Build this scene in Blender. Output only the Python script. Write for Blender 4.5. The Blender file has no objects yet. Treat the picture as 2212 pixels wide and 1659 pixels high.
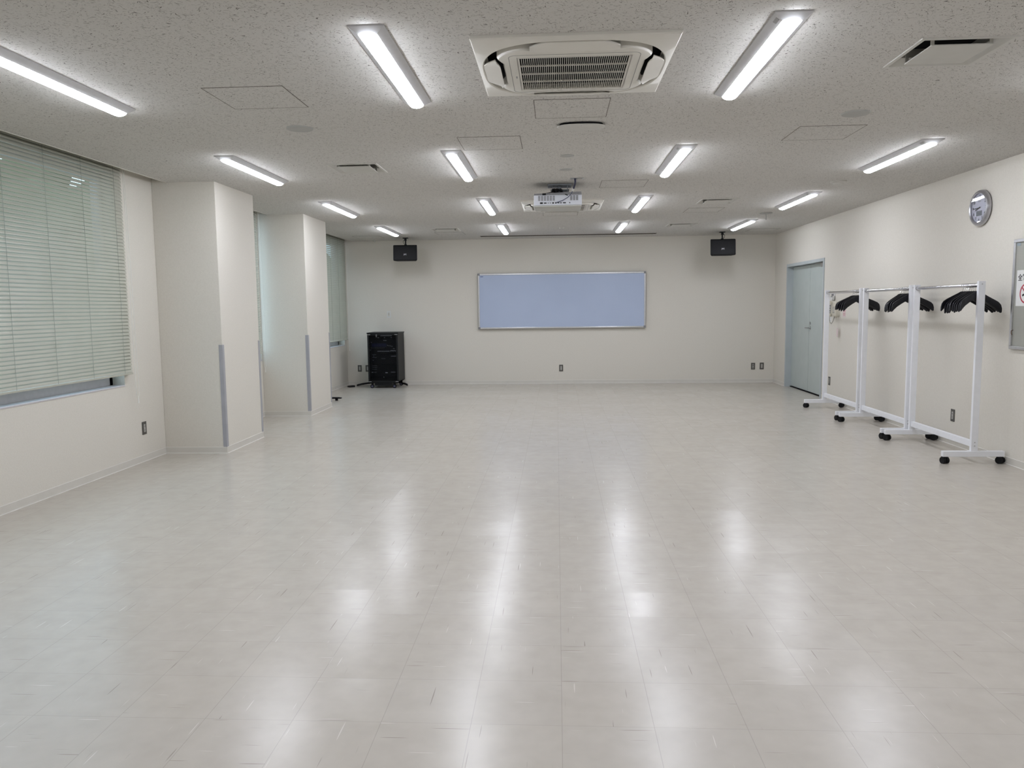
import bpy, bmesh, math, random
from math import sin, cos, pi, radians
from mathutils import Vector, Matrix

# ------------------------------------------------------------------ scene, camera, world, exposure
S = bpy.context.scene
COL = S.collection
random.seed(7)
S.view_settings.view_transform = 'Standard'
S.view_settings.look = 'None'
S.view_settings.gamma = 1.0
S.view_settings.exposure = 0.0
S.view_settings.use_curve_mapping = False
S.cycles.use_denoising = True
S.cycles.use_light_tree = False
S.cycles.max_bounces = 7
S.cycles.diffuse_bounces = 4
S.cycles.glossy_bounces = 3
S.cycles.transparent_max_bounces = 12
S.cycles.caustics_reflective = False
S.cycles.sample_clamp_indirect = 6.0
S.cycles.use_adaptive_sampling = True
S.cycles.adaptive_threshold = 0.05

CAM_Z = 1.3894
cd = bpy.data.cameras.new('camera')
cd.sensor_fit = 'HORIZONTAL'; cd.sensor_width = 36.0
cd.lens = 36.0 * 1669.87 / 2212.0
cd.clip_start = 0.05; cd.clip_end = 200
cam = bpy.data.objects.new('camera', cd); COL.objects.link(cam)
fw = Vector((-0.05807008, 0.9933779, -0.09913734))
rt = Vector((0.99829396, 0.05717653, -0.01183318))
up = Vector((0.00608649, 0.09965536, 0.9950034))
M = Matrix((rt, up, -fw)).transposed().to_4x4()
M.translation = Vector((0, 0, CAM_Z))
cam.matrix_world = M
S.camera = cam

LAMP = 48.5            # radiance of the LED lenses
SKY = 3.2              # overcast daylight outside
w = bpy.data.worlds.new('world'); S.world = w; w.use_nodes = True
bg = w.node_tree.nodes['Background']
bg.inputs['Color'].default_value = (0.62, 0.80, 1.0, 1)
bg.inputs['Strength'].default_value = SKY

# ------------------------------------------------------------------ room numbers (metres)
XL, XR, YB, YF = -3.835, 3.85, 13.978, -1.6
ZC = 2.6025
XP = -3.221                       # pillar face
PIL = [(7.282, 8.216), (9.869, 10.825)]
XREC = -3.68                      # edge of the curtain box recess
ZREC = 2.74

# ------------------------------------------------------------------ helpers
def mat(name, col, rough=0.5, metal=0.0, spec=0.5, emit=None, estr=0.0, coat=0.0):
    m = bpy.data.materials.new(name); m.use_nodes = True
    b = m.node_tree.nodes['Principled BSDF']
    b.inputs['Base Color'].default_value = (*col, 1)
    b.inputs['Roughness'].default_value = rough
    b.inputs['Metallic'].default_value = metal
    b.inputs['Specular IOR Level'].default_value = spec
    b.inputs['Coat Weight'].default_value = coat
    if emit:
        b.inputs['Emission Color'].default_value = (*emit, 1)
        b.inputs['Emission Strength'].default_value = estr
    return m

class NT:
    """tiny node-tree writer"""
    def __init__(s, m): s.t = m.node_tree; s.b = s.t.nodes['Principled BSDF']
    def n(s, kind, **kw):
        x = s.t.nodes.new(kind)
        for k, v in kw.items(): setattr(x, k, v)
        return x
    def l(s, a, b): s.t.links.new(a, b)
    def math(s, op, a, b=None, c=None):
        x = s.n('ShaderNodeMath', operation=op)
        for i, v in enumerate((a, b, c)):
            if v is None: continue
            if isinstance(v, (int, float)): x.inputs[i].default_value = v
            else: s.l(v, x.inputs[i])
        return x.outputs[0]
    def mapping(s, vec, scale=(1, 1, 1), rot=(0, 0, 0), loc=(0, 0, 0)):
        x = s.n('ShaderNodeMapping'); s.l(vec, x.inputs[0])
        x.inputs['Scale'].default_value = scale; x.inputs['Rotation'].default_value = rot
        x.inputs['Location'].default_value = loc
        return x.outputs[0]
    def noise(s, vec, scale, detail=2, rough=0.5, dist=0.0):
        x = s.n('ShaderNodeTexNoise'); s.l(vec, x.inputs['Vector'])
        x.inputs['Scale'].default_value = scale; x.inputs['Detail'].default_value = detail
        x.inputs['Roughness'].default_value = rough; x.inputs['Distortion'].default_value = dist
        return x
    def ramp(s, fac, lo, hi, a=0.0, b=1.0):
        x = s.n('ShaderNodeMapRange'); s.l(fac, x.inputs[0])
        for i, v in enumerate((lo, hi, a, b)): x.inputs[i + 1].default_value = v
        return x.outputs[0]
    def mix(s, fac, a, b):
        x = s.n('ShaderNodeMix', data_type='RGBA')
        if isinstance(fac, (int, float)): x.inputs[0].default_value = fac
        else: s.l(fac, x.inputs[0])
        for i, v in ((6, a), (7, b)):
            if isinstance(v, tuple): x.inputs[i].default_value = (*v, 1)
            else: s.l(v, x.inputs[i])
        return x.outputs[2]
    def pos(s): return s.n('ShaderNodeNewGeometry').outputs['Position']

class MB:
    """collects shapes and links them as ONE mesh object"""
    def __init__(s): s.bm = bmesh.new()
    def box(s, lo, hi, bev=0.0, seg=2, mtx=None):
        lo, hi = Vector(lo), Vector(hi)
        r = bmesh.ops.create_cube(s.bm, size=1.0)
        vs = r['verts']
        bmesh.ops.scale(s.bm, vec=hi - lo, verts=vs)
        bmesh.ops.translate(s.bm, vec=(lo + hi) / 2, verts=vs)
        if bev > 0:
            es = list({e for v in vs for e in v.link_edges})
            g = bmesh.ops.bevel(s.bm, geom=es, offset=bev, segments=seg, profile=0.5, affect='EDGES')
            vs = list({v for f in g['faces'] for v in f.verts} | {v for v in vs if v.is_valid})
        if mtx is not None: bmesh.ops.transform(s.bm, matrix=mtx, verts=vs)
        return s
    def cyl(s, p, q, r, r2=None, n=20, caps=True):
        p, q = Vector(p), Vector(q); d = q - p
        m = Matrix.Translation((p + q) / 2) @ d.to_track_quat('Z', 'Y').to_matrix().to_4x4()
        bmesh.ops.create_cone(s.bm, cap_ends=caps, segments=n, radius1=r, radius2=r if r2 is None else r2, depth=d.length, matrix=m)
        return s
    def tube(s, pts, r, n=8):
        pts = [Vector(p) for p in pts]; rings = []
        up = Vector((0, 0, 1))
        for i, p in enumerate(pts):
            t = (pts[min(i + 1, len(pts) - 1)] - pts[max(i - 1, 0)]).normalized()
            a = t.cross(up)
            if a.length < 0.1: a = t.cross(Vector((1, 0, 0)))
            a.normalize(); b = t.cross(a).normalized()
            rings.append([s.bm.verts.new(p + r * (cos(2 * pi * k / n) * a + sin(2 * pi * k / n) * b)) for k in range(n)])
        s.skin(rings, True); return s
    def skin(s, rings, caps=True, closed=True):
        for A, B in zip(rings, rings[1:]):
            n = len(A)
            for k in range(n if closed else n - 1):
                s.bm.faces.new((A[k], A[(k + 1) % n], B[(k + 1) % n], B[k]))
        if caps:
            s.bm.faces.new(rings[0][::-1]); s.bm.faces.new(rings[-1])
        return s
    def loft(s, loops, caps=True, closed=True):
        return s.skin([[s.bm.verts.new(Vector(p)) for p in L] for L in loops], caps, closed)
    def lathe(s, c, prof, axis='z', n=32, sign=1):
        c = Vector(c); loops = []
        for r, h in prof:
            L = []
            for k in range(n):
                a = 2 * pi * k / n; u, v = max(r, 1e-5) * cos(a), max(r, 1e-5) * sin(a)
                L.append(c + (Vector((u, v, h)) if axis == 'z' else Vector((h, u, v)) if axis == 'x' else Vector((u, h, v))))
            loops.append(L)
        return s.loft(loops)
    def quad(s, *p):
        s.bm.faces.new([s.bm.verts.new(Vector(q)) for q in p]); return s
    def prism(s, poly, axis, a, b):
        f = {'x': lambda u, v, h: (h, u, v), 'y': lambda u, v, h: (u, h, v), 'z': lambda u, v, h: (u, v, h)}[axis]
        return s.loft([[f(u, v, a) for u, v in poly], [f(u, v, b) for u, v in poly]])
    def build(s, name, m, parent=None, smooth=False):
        bmesh.ops.recalc_face_normals(s.bm, faces=s.bm.faces[:])
        me = bpy.data.meshes.new(name); s.bm.to_mesh(me); s.bm.free()
        me.materials.append(m)
        if smooth:
            me.polygons.foreach_set('use_smooth', [True] * len(me.polygons))
            try: me.set_sharp_from_angle(angle=radians(35))
            except Exception: pass
        o = bpy.data.objects.new(name, me); COL.objects.link(o)
        if parent: o.parent = parent
        return o

def tag(o, label=None, cat=None, group=None, kind=None):
    if label: o['label'] = label
    if cat: o['category'] = cat
    if group: o['group'] = group
    if kind: o['kind'] = kind
    return o
def struct(o): o['kind'] = 'structure'; return o
def thing(name, loc, label, cat, group=None, rz=0.0):
    o = bpy.data.objects.new(name, None); COL.objects.link(o)
    o.empty_display_size = 0.05
    o.location = loc; o.rotation_euler = (0, 0, rz)
    return tag(o, label, cat, group)
def copy_thing(src, loc, label, rz=None, group=None):
    def cp(o, par):
        c = o.copy(); COL.objects.link(c); c.parent = par
        for k in list(o.children): cp(k, c)
        return c
    c = cp(src, None); c.location = loc; c['label'] = label
    if rz is not None: c.rotation_euler = (0, 0, rz)
    if group: c['group'] = group
    return c
def text(body, size, name, m, parent, mtx, depth=0.0005, bold=0.0, align='CENTER'):
    cu = bpy.data.curves.new(name, 'FONT'); cu.body = body; cu.size = size
    cu.align_x = align; cu.align_y = 'CENTER'; cu.extrude = depth; cu.offset = bold
    cu.resolution_u = 3
    t = bpy.data.objects.new(name, cu)
    me = bpy.data.meshes.new_from_object(t); me.name = name
    me.materials.clear(); me.materials.append(m)
    bpy.data.objects.remove(t)
    me.transform(mtx)
    o = bpy.data.objects.new(name, me); COL.objects.link(o); o.parent = parent
    return o

# ------------------------------------------------------------------ materials
def wall_mat():
    m = mat('wallpaper', (0.70, 0.675, 0.60), 0.85, spec=0.2); t = NT(m); p = t.pos()
    n2 = t.noise(p, 90, 1)
    c = t.mix(t.ramp(n2.outputs[0], 0.3, 0.7), (0.672, 0.640, 0.572), (0.702, 0.670, 0.604))
    t.l(c, t.b.inputs['Base Color'])
    return m
def ceiling_mat():
    m = mat('rock_wool_board', (0.7, 0.69, 0.66), 0.9, spec=0.1); t = NT(m); p = t.pos()
    warp = t.noise(p, 22, 1)
    v = t.n('ShaderNodeVectorMath', operation='MULTIPLY_ADD')
    t.l(warp.outputs['Color'], v.inputs[0]); v.inputs[1].default_value = (0.045, 0.045, 0); t.l(p, v.inputs[2])
    def dashes(rot, off, sx, sy, lo):
        q = t.mapping(t.mapping(v.outputs[0], rot=(0, 0, rot)), scale=(sx, sy, 1), loc=(off, off * 2, 0))
        n = t.noise(q, 1.0, 0)
        return t.ramp(n.outputs[0], lo, lo + 0.05)
    d = dashes(0.45, 3.1, 58, 300, 0.745)
    for a in ((1.9, 9.7, 56, 300, 0.75), (2.75, 21.3, 66, 270, 0.745)):
        d = t.math('MAXIMUM', d, dashes(*a))
    fine = t.noise(p, 420, 1, 0.6)
    base = t.mix(t.ramp(fine.outputs[0], 0.35, 0.65), (0.575, 0.56, 0.53), (0.69, 0.675, 0.645))
    c = t.mix(t.math('MULTIPLY', d, 0.85), base, (0.09, 0.08, 0.07))
    t.l(c, t.b.inputs['Base Color'])
    return m
TILE = 0.3048
def floor_mat():
    m = mat('vinyl_tile', (0.5, 0.47, 0.43), 0.3); t = NT(m); p = t.pos()
    q = t.mapping(p, scale=(1 / TILE, 1 / TILE, 0), loc=(-0.010 / TILE, -0.05, 0.5))
    fl = t.n('ShaderNodeVectorMath', operation='FLOOR'); t.l(q, fl.inputs[0])
    fr = t.n('ShaderNodeVectorMath', operation='FRACTION'); t.l(q, fr.inputs[0])
    wn = t.n('ShaderNodeTexWhiteNoise', noise_dimensions='3D'); t.l(fl.outputs[0], wn.inputs['Vector'])
    sx = t.n('ShaderNodeSeparateXYZ'); t.l(fr.outputs[0], sx.inputs[0])
    ex = t.math('MINIMUM', sx.outputs[0], t.math('SUBTRACT', 1.0, sx.outputs[0]))
    ey = t.math('MINIMUM', sx.outputs[1], t.math('SUBTRACT', 1.0, sx.outputs[1]))
    e = t.math('MINIMUM', ex, t.math('ADD', ey, 0.001))
    seam = t.ramp(e, 0.0018, 0.005, 1.0, 0.0)
    si = t.n('ShaderNodeSeparateXYZ'); t.l(fl.outputs[0], si.inputs[0])
    chk = t.math('MODULO', t.math('ABSOLUTE', t.math('ADD', si.outputs[0], si.outputs[1])), 2.0)
    chk = t.math('GREATER_THAN', chk, 0.5)
    def streak(off, sa, sb, lo):
        a = t.noise(t.mapping(p, scale=(sa, sb, 1), loc=(off, off, 0)), 1.0, 0)
        b = t.noise(t.mapping(p, scale=(sb, sa, 1), loc=(off + 5, off, 0)), 1.0, 0)
        A = t.ramp(a.outputs[0], lo, lo + 0.04); B = t.ramp(b.outputs[0], lo, lo + 0.04)
        return t.math('ADD', t.math('MULTIPLY', A, chk), t.math('MULTIPLY', B, t.math('SUBTRACT', 1.0, chk)))
    dark = streak(3.3, 5, 150, 0.80); light = streak(44.1, 6, 130, 0.80)
    marb = t.noise(p, 9, 2, 0.6)
    c = t.mix(t.ramp(marb.outputs[0], 0.3, 0.7), (0.468, 0.430, 0.376), (0.507, 0.468, 0.412))
    c = t.mix(t.math('MULTIPLY', wn.outputs['Value'], 0.10), c, (0.40, 0.38, 0.35))
    c = t.mix(t.math('MULTIPLY', dark, 0.55), c, (0.17, 0.14, 0.12))
    c = t.mix(t.math('MULTIPLY', light, 0.5), c, (0.74, 0.71, 0.67))
    c = t.mix(t.math('MULTIPLY', seam, 0.38), c, (0.22, 0.20, 0.18))
    t.l(c, t.b.inputs['Base Color'])
    rr = t.noise(p, 2.2, 1)
    r = t.math('ADD', t.ramp(rr.outputs[0], 0.3, 0.7, 0.235, 0.25), t.ramp(wn.outputs['Value'], 0, 1, -0.008, 0.020))
    t.l(r, t.b.inputs['Roughness'])
    # every tile lies a hair out of level, and the wax is faintly wavy
    v = t.n('ShaderNodeVectorMath', operation='SUBTRACT'); t.l(wn.outputs['Color'], v.inputs[0]); v.inputs[1].default_value = (0.5, 0.5, 0.5)
    v2 = t.n('ShaderNodeVectorMath', operation='MULTIPLY'); t.l(v.outputs[0], v2.inputs[0]); v2.inputs[1].default_value = (0.010, 0.026, 0)
    v3 = t.n('ShaderNodeVectorMath', operation='ADD'); t.l(v2.outputs[0], v3.inputs[0]); v3.inputs[1].default_value = (0, 0, 1)
    v4 = t.n('ShaderNodeVectorMath', operation='NORMALIZE'); t.l(v3.outputs[0], v4.inputs[0])
    t.l(v4.outputs[0], t.b.inputs['Normal'])
    return m
def grain(name, a, b, rough, scale, spec=0.5, metal=0.0):
    m = mat(name, a, rough, metal, spec); t = NT(m)
    n = t.noise(t.pos(), scale, 1, 0.6)
    t.l(t.mix(t.ramp(n.outputs[0], 0.35, 0.65), a, b), t.b.inputs['Base Color'])
    return m

WALL = wall_mat(); CEIL = ceiling_mat(); FLOOR = floor_mat()
BASE = grain('vinyl_skirting', (0.63, 0.605, 0.55), (0.65, 0.625, 0.57), 0.45, 8)
BASE_EDGE = grain('skirting_edge', (0.80, 0.78, 0.74), (0.83, 0.81, 0.77), 0.4, 8)
GUARD = grain('corner_guard_vinyl', (0.36, 0.36, 0.385), (0.38, 0.38, 0.405), 0.4, 12)
ALU = grain('anodised_aluminium', (0.62, 0.62, 0.63), (0.66, 0.66, 0.67), 0.32, 30, metal=0.9)
ALU_SOFT = grain('window_aluminium', (0.60, 0.58, 0.60), (0.63, 0.61, 0.63), 0.5, 20, metal=0.25)
CHROME = mat('chrome', (0.80, 0.80, 0.83), 0.12, 1.0)
ACWHITE = grain('ac_plastic', (0.74, 0.72, 0.66), (0.76, 0.74, 0.68), 0.42, 10)
GREYIN = grain('duct_grey', (0.20, 0.20, 0.20), (0.24, 0.24, 0.23), 0.6, 20)
BLACKVOID = mat('dark_inside', (0.006, 0.006, 0.007), 0.8, spec=0.1)  # near-black colour stands in for the shade inside slots, ducts and gaps
VENTMAT = grain('vent_enamel', (0.56, 0.55, 0.51), (0.58, 0.57, 0.53), 0.5, 12)
LIGHTBODY = grain('light_enamel', (0.60, 0.60, 0.61), (0.62, 0.62, 0.63), 0.4, 15)
LENS = mat('led_lens', (0.9, 0.9, 0.9), 0.4, emit=(0.905, 0.94, 1.035), estr=LAMP)
STICKER = grain('sticker_grey', (0.33, 0.33, 0.33), (0.45, 0.45, 0.45), 0.6, 300)
HATCHLINE = mat('hatch_frame', (0.12, 0.10, 0.08), 0.6)
PLATE = grain('cover_plate', (0.40, 0.40, 0.38), (0.42, 0.42, 0.40), 0.55, 10)
BLIND = grain('blind_slat_enamel', (0.44, 0.44, 0.37), (0.46, 0.46, 0.39), 0.35, 6)
CORD = mat('white_cord', (0.80, 0.79, 0.74), 0.6)
LADDER = mat('ladder_cord', (0.30, 0.32, 0.28), 0.7)
DOORMAT = grain('door_enamel', (0.43, 0.48, 0.46), (0.45, 0.50, 0.48), 0.42, 6)
DOORFRAME = grain('door_frame_enamel', (0.44, 0.48, 0.49), (0.46, 0.50, 0.51), 0.4, 6)
STEEL = mat('brushed_steel', (0.55, 0.55, 0.56), 0.3, 1.0)
BOARDW = grain('whiteboard_enamel', (0.43, 0.505, 0.67), (0.44, 0.515, 0.68), 0.34, 3)
BLACKP = grain('black_plastic', (0.004, 0.004, 0.006), (0.006, 0.006, 0.008), 0.5, 40, spec=0.25)
BLACKR = grain('black_rubber', (0.004, 0.004, 0.005), (0.006, 0.006, 0.007), 0.6, 60, spec=0.25)
HANGM = grain('hanger_plastic', (0.0035, 0.0035, 0.006), (0.006, 0.006, 0.009), 0.42, 30, spec=0.3)
RACKW = grain('white_powder_coat', (0.80, 0.81, 0.84), (0.82, 0.83, 0.86), 0.35, 20)
OUTPLATE = grain('outlet_plate', (0.085, 0.080, 0.070), (0.095, 0.090, 0.080), 0.5, 60)
OUTIN = grain('outlet_insert', (0.42, 0.41, 0.38), (0.45, 0.44, 0.41), 0.5, 60)
WHITEP = grain('white_plastic', (0.66, 0.66, 0.64), (0.69, 0.69, 0.67), 0.45, 20)
CREAMP = grain('cream_plastic', (0.60, 0.57, 0.48), (0.63, 0.60, 0.51), 0.45, 20)
PAPER = grain('paper', (0.74, 0.74, 0.72), (0.77, 0.77, 0.75), 0.8, 15)
PINKP = grain('pink_paper', (0.66, 0.55, 0.54), (0.68, 0.57, 0.56), 0.8, 15)
INK = mat('ink_black', (0.02, 0.02, 0.02), 0.6)
INKRED = mat('ink_red', (0.42, 0.03, 0.06), 0.6)
INKGREY = mat('ink_grey', (0.35, 0.35, 0.36), 0.6)
PROJW = grain('projector_white', (0.66, 0.68, 0.73), (0.68, 0.70, 0.75), 0.4, 20)
PROJB = grain('projector_base', (0.50, 0.50, 0.46), (0.52, 0.52, 0.48), 0.5, 20)
PROJT = grain('projector_grille_grey', (0.22, 0.22, 0.23), (0.25, 0.25, 0.26), 0.5, 60)
CABINET = grain('rack_black_enamel', (0.005, 0.006, 0.007), (0.007, 0.008, 0.009), 0.45, 30, spec=0.3)
CABSIDE = grain('rack_side_enamel', (0.007, 0.0085, 0.009), (0.009, 0.0105, 0.011), 0.5, 30, spec=0.25)
LEDW = mat('white_key', (0.55, 0.56, 0.58), 0.5)
NAVY = mat('blue_black_panel', (0.012, 0.014, 0.05), 0.4)
WHEELG = mat('caster_disc', (0.09, 0.085, 0.14), 0.5)
SILVER = grain('clock_silver', (0.45, 0.45, 0.48), (0.50, 0.50, 0.53), 0.28, 20, metal=0.85)
DIAL = grain('clock_dial', (0.60, 0.61, 0.66), (0.62, 0.63, 0.68), 0.5, 10)
LCD = mat('lcd', (0.035, 0.05, 0.045), 0.25)
def glass_mat(name, tint, gl):
    m = bpy.data.materials.new(name); m.use_nodes = True; nt = m.node_tree; nt.nodes.clear()
    o = nt.nodes.new('ShaderNodeOutputMaterial'); mx = nt.nodes.new('ShaderNodeMixShader')
    tr = nt.nodes.new('ShaderNodeBsdfTransparent'); gs = nt.nodes.new('ShaderNodeBsdfGlossy')
    tr.inputs[0].default_value = (*tint, 1); gs.inputs['Roughness'].default_value = 0.02
    fr = nt.nodes.new('ShaderNodeFresnel'); fr.inputs[0].default_value = gl
    ge = nt.nodes.new('ShaderNodeNewGeometry'); sb = nt.nodes.new('ShaderNodeMath'); sb.operation = 'SUBTRACT'; sb.use_clamp = True
    nt.links.new(fr.outputs[0], sb.inputs[0]); nt.links.new(ge.outputs['Backfacing'], sb.inputs[1])
    nt.links.new(sb.outputs[0], mx.inputs[0]); nt.links.new(tr.outputs[0], mx.inputs[1]); nt.links.new(gs.outputs[0], mx.inputs[2])
    nt.links.new(mx.outputs[0], o.inputs[0]); return m
GLASS = glass_mat('window_glass', (0.93, 0.97, 0.95), 1.45)
SMOKED = glass_mat('smoked_glass', (0.72, 0.73, 0.75), 1.25)
CLOCKGLASS = glass_mat('clock_glass', (0.95, 0.95, 0.97), 1.5)
def pegboard_mat():
    m = mat('punched_board', (0.36, 0.36, 0.32), 0.6); t = NT(m); p = t.pos()
    q = t.mapping(p, scale=(1, 80, 80))
    fr = t.n('ShaderNodeVectorMath', operation='FRACTION'); t.l(q, fr.inputs[0])
    sx = t.n('ShaderNodeSeparateXYZ'); t.l(fr.outputs[0], sx.inputs[0])
    dx = t.math('SUBTRACT', sx.outputs[1], 0.5); dy = t.math('SUBTRACT', sx.outputs[2], 0.5)
    d = t.math('SQRT', t.math('ADD', t.math('MULTIPLY', dx, dx), t.math('MULTIPLY', dy, dy)))
    t.l(t.mix(t.ramp(d, 0.2, 0.3), (0.27, 0.27, 0.23), (0.38, 0.38, 0.34)), t.b.inputs['Base Color'])
    return m
PEG = pegboard_mat()

# ------------------------------------------------------------------ room shell
struct(MB().box((XL - 0.2, YF - 0.1, -0.12), (XR + 0.2, YB + 0.1, 0.0)).build('floor', FLOOR))

VENTS = [(-1.717, 6.772), (1.913, 4.032), (1.898, 9.40), (1.898, 12.06), (-1.722, 12.17)]
ACS = [(0.091, 4.065), (0.074, 9.469)]
holes = [(x - 0.208, x + 0.208, y - 0.208, y + 0.208) for x, y in VENTS]
holes += [(x - 0.42, x + 0.42, y - 0.42, y + 0.42) for x, y in ACS]
SLIT = (-1.30, 1.70, 13.35, 13.49)
holes.append(SLIT)
xs = sorted({XREC, XR + 0.1} | {v for h in holes for v in h[:2]})
ys = sorted({YF - 0.1, YB + 0.1} | {v for h in holes for v in h[2:]})
c = MB()
for x0, x1 in zip(xs, xs[1:]):
    for y0, y1 in zip(ys, ys[1:]):
        cx, cy = (x0 + x1) / 2, (y0 + y1) / 2
        if any(h[0] < cx < h[1] and h[2] < cy < h[3] for h in holes): continue
        c.quad((x0, y0, ZC), (x1, y0, ZC), (x1, y1, ZC), (x0, y1, ZC))
# upright side of the curtain box, its top, and an unseen slab added on top against light leaks
c.quad((XREC, YF - .1, ZC), (XREC, YB + .1, ZC), (XREC, YB + .1, ZREC), (XREC, YF - .1, ZREC))
c.quad((XL - .2, YF - .1, ZREC), (XREC, YF - .1, ZREC), (XREC, YB + .1, ZREC), (XL - .2, YB + .1, ZREC))
c.box((XL - 0.25, YF - 0.1, 3.0), (XR + 0.25, YB + 0.1, 3.1))
bmesh.ops.remove_doubles(c.bm, verts=c.bm.verts[:], dist=1e-5)
struct(c.build('ceiling', CEIL))
struct(MB().box((XREC - 0.012, YF, ZC - 0.004), (XREC, YB, ZREC)).build('trim_1', BASE))
trims = MB()
trims.box((-3.95, YF, ZREC - 0.012), (XREC - 0.012, YB, ZREC - 0.0005))
struct(trims.build('trim_2', BASE))

struct(MB().box((XL - 0.2, YB, 0), (XR + 0.2, YB + 0.15, 3.0)).build('wall_back', WALL))
struct(MB().box((XL - 0.2, YF - 0.15, 0), (XR + 0.2, YF, 3.0)).build('wall_front', WALL))
# right wall with the door opening
DY0, DY1, DZ = 11.50, 13.225, 2.0
wr = MB()
wr.box((XR, YF, 0), (XR + 0.2, DY0 - 0.001, 3.0)); wr.box((XR, DY1 + 0.001, 0), (XR + 0.2, YB, 3.0))
wr.box((XR, DY0 - 0.001, DZ + 0.002), (XR + 0.2, DY1 + 0.001, 3.0))
struct(wr.build('wall_right', WALL))
# left wall with three window openings
WIN = [(2.6, 6.63), (8.30, 9.855), (10.90, 13.82)]
SILL = 0.728
wl = MB(); y = YF
for a, b in WIN:
    wl.box((XL - 0.2, y, 0), (XL, a, ZREC)); wl.box((XL - 0.2, a, 0), (XL, b, SILL)); wl.box((XL - 0.2, a, 2.58), (XL, b, ZREC)); y = b
wl.box((XL - 0.2, y, 0), (XL, YB, ZREC))
wl.box((XL - 0.2, YF, ZREC), (XL, YB, 3.0))
struct(wl.build('wall_left', WALL))
for i, (a, b) in enumerate(PIL):
    struct(MB().box((XL, a, 0), (XP, b, 3.0), 0.004).build('pillar', WALL))

# skirting: a flat strip with a lighter bead at top and foot
def skirting(name, runs):
    o = MB()
    e = MB()
    for (x0, y0, x1, y1, nx, ny) in runs:
        def bx(mb, z0, z1, t):
            lo = (min(x0, x1, x0 + nx * t, x1 + nx * t), min(y0, y1, y0 + ny * t, y1 + ny * t), z0)
            hi = (max(x0, x1, x0 + nx * t, x1 + nx * t), max(y0, y1, y0 + ny * t, y1 + ny * t), z1)
            mb.box(lo, hi)
        bx(o, 0.0, 0.060, 0.004); bx(e, 0.0595, 0.0625, 0.0045); bx(e, 0.0, 0.004, 0.010)
    p = struct(o.build(name, BASE)); e.build('bead', BASE_EDGE, p)
p1, p2 = PIL
skirting('baseboard_left', [(XL, YF, XL, p1[0], 1, 0), (XL, p1[0], XP + 0.004, p1[0], 0, -1), (XP, p1[0], XP, p1[1], 1, 0),
    (XL, p1[1], XP + 0.004, p1[1], 0, 1), (XL, p1[1], XL, p2[0], 1, 0), (XL, p2[0], XP + 0.004, p2[0], 0, -1), (XP, p2[0], XP, p2[1], 1, 0),
    (XL, p2[1], XP + 0.004, p2[1], 0, 1), (XL, p2[1], XL, YB, 1, 0)])
skirting('baseboard_back', [(XL, YB, XR, YB, 0, -1)])
skirting('baseboard_right', [(XR, YF, XR, 11.455, -1, 0), (XR, 13.268, XR, YB, -1, 0)])

# windows
for i, (a, b) in enumerate(WIN):
    X0 = XL - 0.13
    f = MB()
    f.box((X0 - 0.05, a, SILL), (X0 + 0.02, a + 0.045, 2.58)); f.box((X0 - 0.05, b - 0.045, SILL), (X0 + 0.02, b, 2.58))
    f.box((X0 - 0.05, a, SILL), (X0 + 0.02, b, 0.865)); f.box((X0 - 0.05, a, 2.53), (X0 + 0.02, b, 2.58))
    n = max(2, round((b - a) / 1.35))
    for k in range(1, n):
        yy = a + (b - a) * k / n; f.box((X0 - 0.04, yy - 0.025, SILL + 0.03), (X0 + 0.012, yy + 0.025, 2.56))
    win = struct(f.build('window_%d' % (i + 1), ALU_SOFT))
    MB().box((X0 - 0.018, a + 0.03, 0.86), (X0 - 0.012, b - 0.03, 2.56)).build('glass', GLASS, win)
    MB().box((XL - 0.12, a + 0.001, SILL - 0.001), (XL + 0.004, b - 0.001, SILL + 0.012), 0.002).build('sill', ALU_SOFT, win)

# double door in the right wall
d = MB()
d.box((XR - 0.012, DY0 - 0.045, 0), (XR + 0.16, DY0 + 0.004, DZ + 0.04)); d.box((XR - 0.012, DY1 - 0.004, 0), (XR + 0.16, DY1 + 0.045, DZ + 0.04))
d.box((XR - 0.012, DY0, DZ - 0.006), (XR + 0.16, DY1, DZ + 0.04))
d.box((XR + 0.125, DY0, 0), (XR + 0.16, DY0 + 0.02, DZ)); d.box((XR + 0.125, DY1 - 0.02, 0), (XR + 0.16, DY1, DZ)); d.box((XR + 0.125, DY0, DZ - 0.02), (XR + 0.16, DY1, DZ))
dr = struct(d.build('door_1', DOORFRAME))
YM = 12.345
for nm, a, b in (('door_leaf', DY0 + 0.006, YM - 0.004), ('door_leaf', YM + 0.004, DY1 - 0.006)):
    MB().box((XR + 0.085, a, 0.018), (XR + 0.122, b, DZ - 0.012), 0.002).build(nm, DOORMAT, dr)
MB().box((XR + 0.07, DY0, 0.0), (XR + 0.13, DY1, 0.012)).build('threshold', BLACKVOID, dr)
MB().box((XR + 0.1225, DY0, 0.0), (XR + 0.128, DY1, DZ)).build('backing', BLACKVOID, dr)
h = MB().cyl((XR + 0.085, YM - 0.06, 1.01), (XR + 0.035, YM - 0.06, 1.01), 0.009, n=14).cyl((XR + 0.04, YM - 0.065, 1.01), (XR + 0.04, YM + 0.06, 1.01), 0.009, n=14)
h.cyl((XR + 0.087, YM - 0.06, 1.01), (XR + 0.079, YM - 0.06, 1.01), 0.026, n=20)
h.build('door_handle', STEEL, dr, True)
MB().cyl((XR + 0.086, YM - 0.06, 1.085), (XR + 0.072, YM - 0.06, 1.085), 0.020, n=18).box((XR + 0.066, YM - 0.066, 1.07), (XR + 0.074, YM - 0.054, 1.10), 0.002).build('door_lock', STEEL, dr)
cl = MB().box((XR + 0.035, DY0 + 0.02, DZ - 0.075), (XR + 0.085, DY0 + 0.25, DZ - 0.02), 0.006)
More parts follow.
